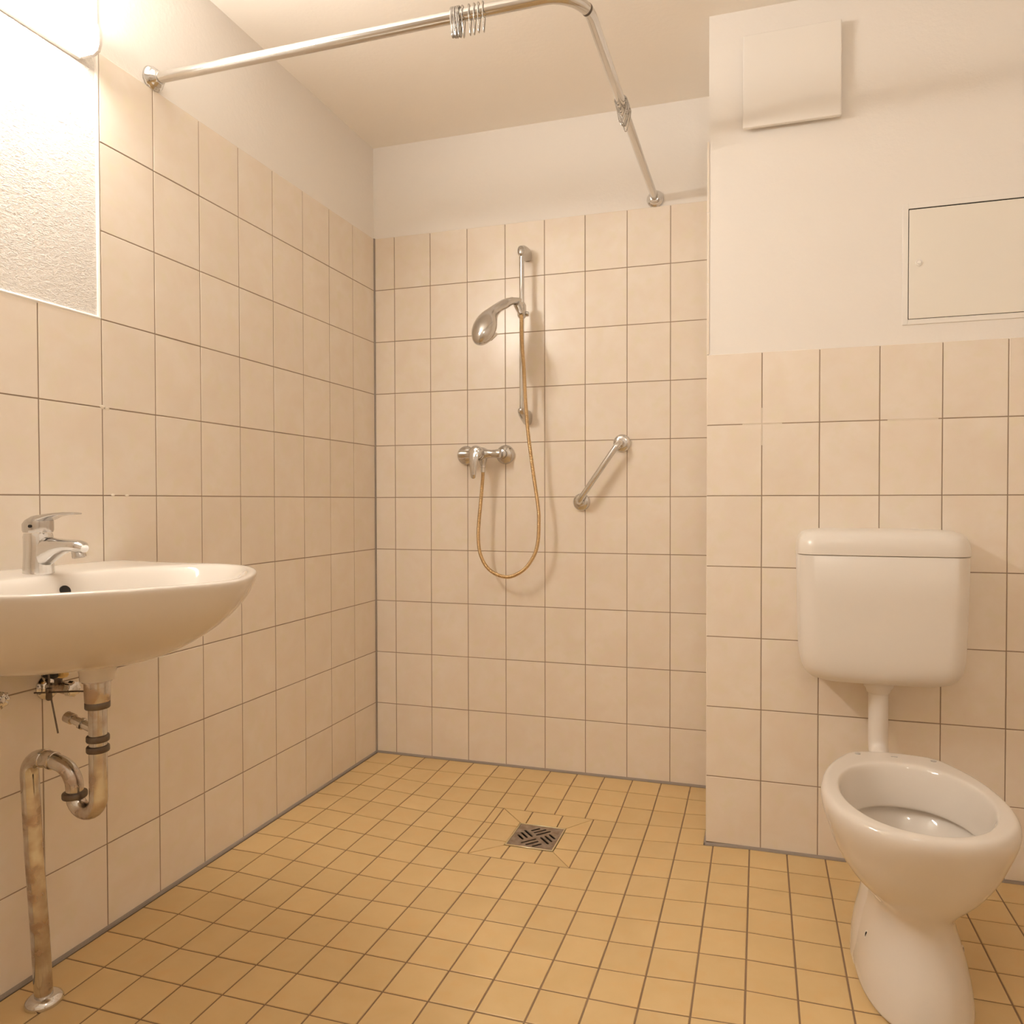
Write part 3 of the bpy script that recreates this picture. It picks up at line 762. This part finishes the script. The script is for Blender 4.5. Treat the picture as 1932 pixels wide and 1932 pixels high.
# ------------------------------------------------------------------ curtain rod and hooks
RZ = 2.045; YR = -1.0655; XR = 1.0985
t = thing('curtain_rod', 'L-shaped steel shower curtain rod running from left wall to back wall', 'rod', (0, YR, RZ))
def rflange(p, ax):
    b = bmesh.new(); lathe(b, p, ax, [(.0295, .0005), (.0300, .003), (.028, .008), (.0235, .011), (.0225, .013), (.0215, .017), (.0165, .021), (.0155, .025), (.0125, .026)], 32); part('flange', fix(b), M['chrome'], t, 40)
rflange((-.004, YR, RZ), (1, 0, 0)); rflange((XR+.0015, .0045, RZ), (0, -1, 0))
rb = .085
bm = bmesh.new(); tube(bm, [(.012, YR, RZ), (XR-rb, YR, RZ)]+arc((XR-rb, YR+rb, RZ), rb, -PI/2, -.30, (1, 0, 0), (0, 1, 0), 10), .0128, 22); part('long_tube', fix(bm), M['steel'], t, 60)
a3 = arc((XR-rb, YR+rb, RZ), rb, -.34, 0, (1, 0, 0), (0, 1, 0), 5)
bm = bmesh.new(); tube(bm, a3+[(XR, -.30, RZ), (XR+.0015, -.012, RZ)], .0122, 22); part('short_tube', fix(bm), M['steel'], t, 60)
jp = arc((XR-rb, YR+rb, RZ), rb, -.36, -.29, (1, 0, 0), (0, 1, 0), 1)
bm = bmesh.new(); tube(bm, jp, .0131, 22); part('joint_ring', fix(bm), M['nut'], t)

# one pear-shaped wire hook: loop over the rod, narrowing to a catch below
def hook_mesh():
    pts = []
    for k in range(-3, 16):
        a = PI*(k/12)
        pts.append((0, .0165*math.cos(a), .0165*math.sin(a)+.0))
    pts = [(0, .0162*math.cos(a), .0015+.0162*math.sin(a)) for a in [PI*k/10-.25 for k in range(0, 12)]]
    pts += [(0, -.0120, -.018), (0, -.0070, -.034), (0, -.0035, -.043), (0, .000, -.0462), (0, .0035, -.043), (0, .0060, -.034), (0, .0100, -.020)]
    b = bmesh.new(); tube(b, smooth_path(pts, 3, True), .0012, 6, True)
    fix(b); me = bpy.data.meshes.new('curtain_hook'); b.to_mesh(me); b.free()
    me.materials.append(M['wire'])
    for p in me.polygons: p.use_smooth = True
    return me
hm = hook_mesh()
def hook(p, rz, ry, rx, label, group):
    o = obj('curtain_hook', hm, None, None, p); o.rotation_euler = (rx, ry, rz)
    return tag(o, label, 'hook', group)
for i in range(8):
    hook((.8085+i*.0026, YR, RZ+.0005), random.uniform(-.05, .05), random.uniform(-.03, .03), random.uniform(-.05, .05), 'wire curtain hook in the tight bunch of hooks on the long rod arm', 'bunched hooks on the long rod arm')
hook((.8335, YR, RZ), .12, .0, .1, 'lone wire curtain hook just right of the tight bunch, nearest to it', None)
for x, lab, a in ((.8487, 'first of the four spread curtain hooks counted from the bunch on the rod', .16), (.8600, 'second of the four spread curtain hooks counted from the bunch on the rod', .18), (.8702, 'third of the four spread curtain hooks, next to the one nearest the rod bend', .14), (.8806, 'fourth spread curtain hook, the one nearest the rod bend', .16)):
    hook((x, YR, RZ), a, random.uniform(-.03, .03), random.uniform(-.08, .08), lab, 'spread hooks on the long rod arm')
for i in range(10):
    hook((XR, -.640+i*.0075, RZ), PI/2+random.uniform(-.22, .22), random.uniform(-.35, .35), random.uniform(-.12, .12), 'wire curtain hook in the cluster on the short rod arm before the back wall', 'clustered hooks on the short rod arm')

# ------------------------------------------------------------------ wall lamp above the basin
LY0, LY1, LZ0, LZ1 = -1.272, -1.80, 1.972, 2.045
t = thing('wall_lamp', 'lit white wall lamp at the upper left above the washbasin', 'lamp', (0, (LY0+LY1)/2, LZ0))
bm = bmesh.new(); box(bm, (-.0035, LY1, LZ0), (.010, LY0, LZ1), .002); part('back_plate', fix(bm), M['whitepaint'], t)
bm = bmesh.new(); rings = []
prof = [(.010, LZ0+.003), (.045, LZ0+.003), (.058, LZ0+.010), (.063, LZ0+.024), (.063, LZ1-.024), (.058, LZ1-.010), (.045, LZ1-.003), (.010, LZ1-.003)]
for y in (LY0-.004, LY1+.004): rings.append([Vector((x, y, z)) for x, z in prof])
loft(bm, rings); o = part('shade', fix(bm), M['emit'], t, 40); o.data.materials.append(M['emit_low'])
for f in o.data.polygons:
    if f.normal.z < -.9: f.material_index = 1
for y in (LY0, LY1):
    bm = bmesh.new(); rings = []
    for dy, g in ((-.0045, .0015), (.003, .0015), (.0042, 0)):
        rings.append([Vector((max(x+(g if x > .02 else 0), .0095), y+(dy if y == LY0 else -dy), z+(g if z > (LZ0+LZ1)/2 else -g))) for x, z in prof])
    loft(bm, rings); part('end_cap', fix(bm), M['whitepaint'], t, 40)

# globe lamp on a short pendant, above and in front of the photographer, out of frame
LX, LYc, LZc = 1.60, -2.15, 2.13
t = thing('pendant_lamp', 'small opal globe lamp on a short pendant near the photographer, out of frame', 'lamp', (LX, LYc, H))
bm = bmesh.new(); lathe(bm, (LX, LYc, H), (0, 0, -1), [(.045, 0), (.045, .012), (.012, .03), (.006, .035)], 32); part('ceiling_rose', fix(bm), M['whitepaint'], t)
bm = bmesh.new(); lathe(bm, (LX, LYc, H-.03), (0, 0, -1), [(.005, 0), (.005, .12), (.024, .125), (.026, .155), (.02, .16)], 20); part('stem', fix(bm), M['whitepaint'], t)
bm = bmesh.new(); bmesh.ops.create_uvsphere(bm, u_segments=32, v_segments=20, radius=.065)
bmesh.ops.translate(bm, verts=bm.verts, vec=(LX, LYc, LZc)); part('globe', bm, M['emit2'], t, 180)

# ------------------------------------------------------------------ vent cover and access panel
t = thing('vent_cover', 'square white ventilation cover high on the wall above the cistern', 'vent', (1.534, -D, 2.157))
bm = bmesh.new(); box(bm, (1.425, -D-.012, 2.050), (1.645, -D+.004, 2.266), .002); part('collar', fix(bm), M['whitepaint'], t, sm=False)
bm = bmesh.new(); box(bm, (1.404, -D-.024, 2.030), (1.660, -D-.011, 2.286), .003, 2); part('cover_plate', fix(bm), M['whitepaint'], t, sm=False)
PX0, PX1, PZ0, PZ1 = 1.830, 2.135, 1.475, 1.768
t = thing('access_panel', 'beige metal access panel door set into the wall at the right edge', 'panel', (PX0, -D, PZ0))
bm = bmesh.new()
for lo, hi in (((PX0-.014, PZ0-.014), (PX0, PZ1+.014)), ((PX1, PZ0-.014), (PX1+.014, PZ1+.014)), ((PX0, PZ0-.014), (PX1, PZ0)), ((PX0, PZ1), (PX1, PZ1+.014))):
    box(bm, (lo[0], -D+.0005, lo[1]), (hi[0], -D+.004, hi[1]), .0008, 1)
part('panel_frame', bm, M['whitepaint'], t, sm=False)
bm = bmesh.new(); box(bm, (PX0, -D+.0022, PZ0), (PX1, -D+.0031, PZ1)); part('gap', bm, M['dark'], t)
bm = bmesh.new(); box(bm, (PX0+.0016, -D-.001, PZ0+.0012), (PX1-.0012, -D+.0022, PZ1-.0034), .0010, 1); pd = part('panel_door', fix(bm), M['panelpaint'], t, sm=False)
bm = bmesh.new(); lathe(bm, (1.856, -D-.0008, 1.623), (0, -1, 0), [(.0090, 0), (.0090, .0020), (.0076, .0030), (.0045, .0012), (.0040, .0045), (.001, .005)], 20); part('lock', fix(bm), M['whitepaint'], pd)

# ------------------------------------------------------------------ cistern with flush pipe
CX = 1.7530
def dring(z, hw, dep, rc=.05, n=8):
    pts = []
    x0, x1, yb, yf = CX-hw, CX+hw, -D, -D-dep
    pts += [Vector((x1, yb, z)), Vector((x1, yb-(dep-rc)*.5, z))]
    pts += [Vector((x1-rc+rc*math.cos(a), yf+rc+rc*math.sin(a), z)) for a in [-(PI/2)*k/n for k in range(n+1)]]
    pts += [Vector((CX+(hw-rc)*f, yf-.004*(1-f*f), z)) for f in (.6, .2, -.2, -.6)]
    pts += [Vector((x0+rc+rc*math.cos(a), yf+rc+rc*math.sin(a), z)) for a in [-PI/2-(PI/2)*k/n for k in range(n+1)]]
    pts += [Vector((x0, yb-(dep-rc)*.5, z)), Vector((x0, yb, z))]
    return pts
t = thing('toilet_cistern', 'white plastic wall-hung toilet cistern above the toilet', 'cistern', (CX, -D, .52))
bm = bmesh.new()
loft(bm, [dring(z, hw, dp) for z, hw, dp in ((.521, .135, .105), (.523, .150, .120), (.530, .168, .132), (.543, .182, .141), (.562, .1915, .147), (.59, .196, .150), (.65, .1985, .151), (.75, .201, .152), (.851, .203, .153), (.8525, .2015, .1515))])
part('tank', fix(bm), M['plastic'], t, 50)
bm = bmesh.new()
loft(bm, [dring(z, hw, dp) for z, hw, dp in ((.8535, .2025, .1525), (.8545, .2045, .1545), (.870, .2040, .154), (.885, .2020, .152), (.898, .1970, .147), (.908, .188, .138), (.914, .172, .122), (.917, .145, .10), (.918, .11, .075))])
part('lid', fix(bm), M['plastic'], t, 50)
t = thing('flush_pipe', 'white flush pipe running down from the cistern to the toilet', 'pipe', (CX, -.485, .50))
PY = -.480
bm = bmesh.new(); lathe(bm, (CX, PY, .522), (0, 0, -1), [(.037, 0), (.0375, .006), (.0355, .016), (.030, .022), (.0285, .030), (.026, .032)], 28); part('collar', fix(bm), M['plastic'], t)
bm = bmesh.new(); tube(bm, [(CX, PY, .50), (CX, PY, .43), (CX, PY, .385)]+arc((CX, PY-.045, .372), .045, 0, -PI/2, (0, 1, 0), (0, 0, 1), 8)+[(CX, -.60, .327), (CX, -.655, .327)], .0242, 24); part('tube', fix(bm), M['plastic'], t)

# ------------------------------------------------------------------ toilet
TXC = 1.7565
PROF = [(0, .0), (.012, .055), (.03, .088), (.06, .105), (.11, .118), (.17, .135), (.25, .152), (.35, .166), (.45, .1745), (.55, .178), (.65, .1765), (.75, .167), (.83, .150), (.90, .123), (.95, .093), (.98, .060), (1.0, .0)]
def egg(z, hw, yb, yf, kind=0):
    """plan outline between yb (back) and yf (front), half width hw; kind 1 = rounder oval (inner edge)"""
    right = []
    for f, w_ in PROF:
        if kind == 1:
            th = PI*f; right.append((yb+(yf-yb)*(1-math.cos(th))/2, hw*math.sin(th)**.9 if 0 < f < 1 else 0))
        else: right.append((yb+(yf-yb)*f, hw*w_/.178))
    pts = [Vector((TXC+w_, y, z)) for y, w_ in right]+[Vector((TXC-w_, y, z)) for y, w_ in reversed(right[1:-1])]
    return pts
def mixr(A, B, f): return [a*(1-f)+b*f for a, b in zip(A, B)]
t = thing('toilet', 'white ceramic floor-standing toilet bowl without a seat', 'toilet', (TXC, -.86, 0))
def oval(z, hw, yb, yf): # rounded plan for the foot
    n = 32; c = (yb+yf)/2; a = abs(yb-yf)/2
    pts = []
    for i in range(n):
        th = PI/2-2*PI*i/n*1.0
        cs, sn = math.cos(th), math.sin(th)
        pts.append(Vector((TXC+hw*math.copysign(abs(cs)**.85, cs), c+a*math.copysign(abs(sn)**.85, sn), z)))
    return pts
R = []
sect = [(0, .107, -.665, -1.085, 1), (.004, .109, -.663, -1.087, 1), (.04, .1055, -.665, -1.080, 1), (.08, .098, -.67, -1.065, 1), (.115, .088, -.675, -1.048, 1), (.145, .0795, -.68, -1.036, 1), (.168, .0770, -.68, -1.032, .9), (.186, .0800, -.675, -1.034, .78), (.203, .0930, -.665, -1.045, .62),
        (.220, .1110, -.655, -1.060, .45), (.240, .1285, -.65, -1.076, .3), (.264, .1430, -.65, -1.090, .18), (.288, .1545, -.65, -1.102, .09), (.312, .162, -.65, -1.111, .04), (.336, .1705, -.65, -1.121, 0), (.355, .1762, -.648, -1.127, 0), (.370, .1785, -.645, -1.130, 0), (.381, .1772, -.648, -1.129, 0), (.3885, .1735, -.652, -1.125, 0), (.3925, .167, -.659, -1.119, 0), (.3932, .158, -.668, -1.111, 0)]
for z, hw, yb, yf, k in sect: R.append(mixr(egg(z, hw, yb, yf), oval(z, hw, yb, yf), k))
inn = [(.3930, .148, -.724, -1.104), (.3905, .1435, -.732, -1.099), (.380, .1405, -.739, -1.095), (.345, .135, -.752, -1.087), (.305, .130, -.760, -1.080), (.300, .132, -.757, -1.082), (.302, .143, -.742, -1.090), (.294, .1435, -.740, -1.091), (.272, .128, -.755, -1.072), (.252, .106, -.775, -1.045), (.238, .078, -.805, -1.01), (.231, .045, -.85, -.96), (.229, .018, -.89, -.92)]
for f in inn: R.append(egg(*f, 1))
bm = bmesh.new(); loft(bm, R, True, True)
body = part('bowl', fix(bm), M['ceramic'], t, 180); sub = body.modifiers.new('round', 'SUBSURF'); sub.levels = 2; sub.render_levels = 2
# trapway flanks behind the front column, with the fixing holes
bm = bmesh.new()
fl = [(0, .109, -.70, -.975), (.05, .1065, -.705, -.97), (.085, .100, -.71, -.955), (.12, .090, -.715, -.935), (.16, .0825, -.72, -.915), (.21, .080, -.72, -.90), (.25, .086, -.72, -.88)]
loft(bm, [oval(*f) for f in fl]); part('trapway', fix(bm), M['ceramic'], t, 60)
for s in (-1, 1):
    bm = bmesh.new(); lathe(bm, (TXC+s*.0878, -.928, .0955), (s, -.30, .25), [(.0085, -.008), (.0092, .0016), (.0064, .0021), (.0060, -.001)], 18); part('bolt_sleeve', fix(bm), M['plastic'], body)
    bm = bmesh.new(); lathe(bm, (TXC+s*.0888, -.9283, .0957), (s, -.30, .25), [(.0060, -.005), (.0060, .0006)], 14); part('bolt_hole', fix(bm), M['dark'], body)
for x, y in ((1.6775, -.692), (1.8385, -.697)):
    bm = bmesh.new(); lathe(bm, (x, y, .3862), (0, 0, 1), [(.0062, 0), (.0062, .0082)], 18); part('hinge_hole', fix(bm), M['greymark'], body)
bm = bmesh.new(); box(bm, (1.750, -.692, .3888), (1.764, -.689, .3941)); part('print_mark', fix(bm), M['greymark'], body)
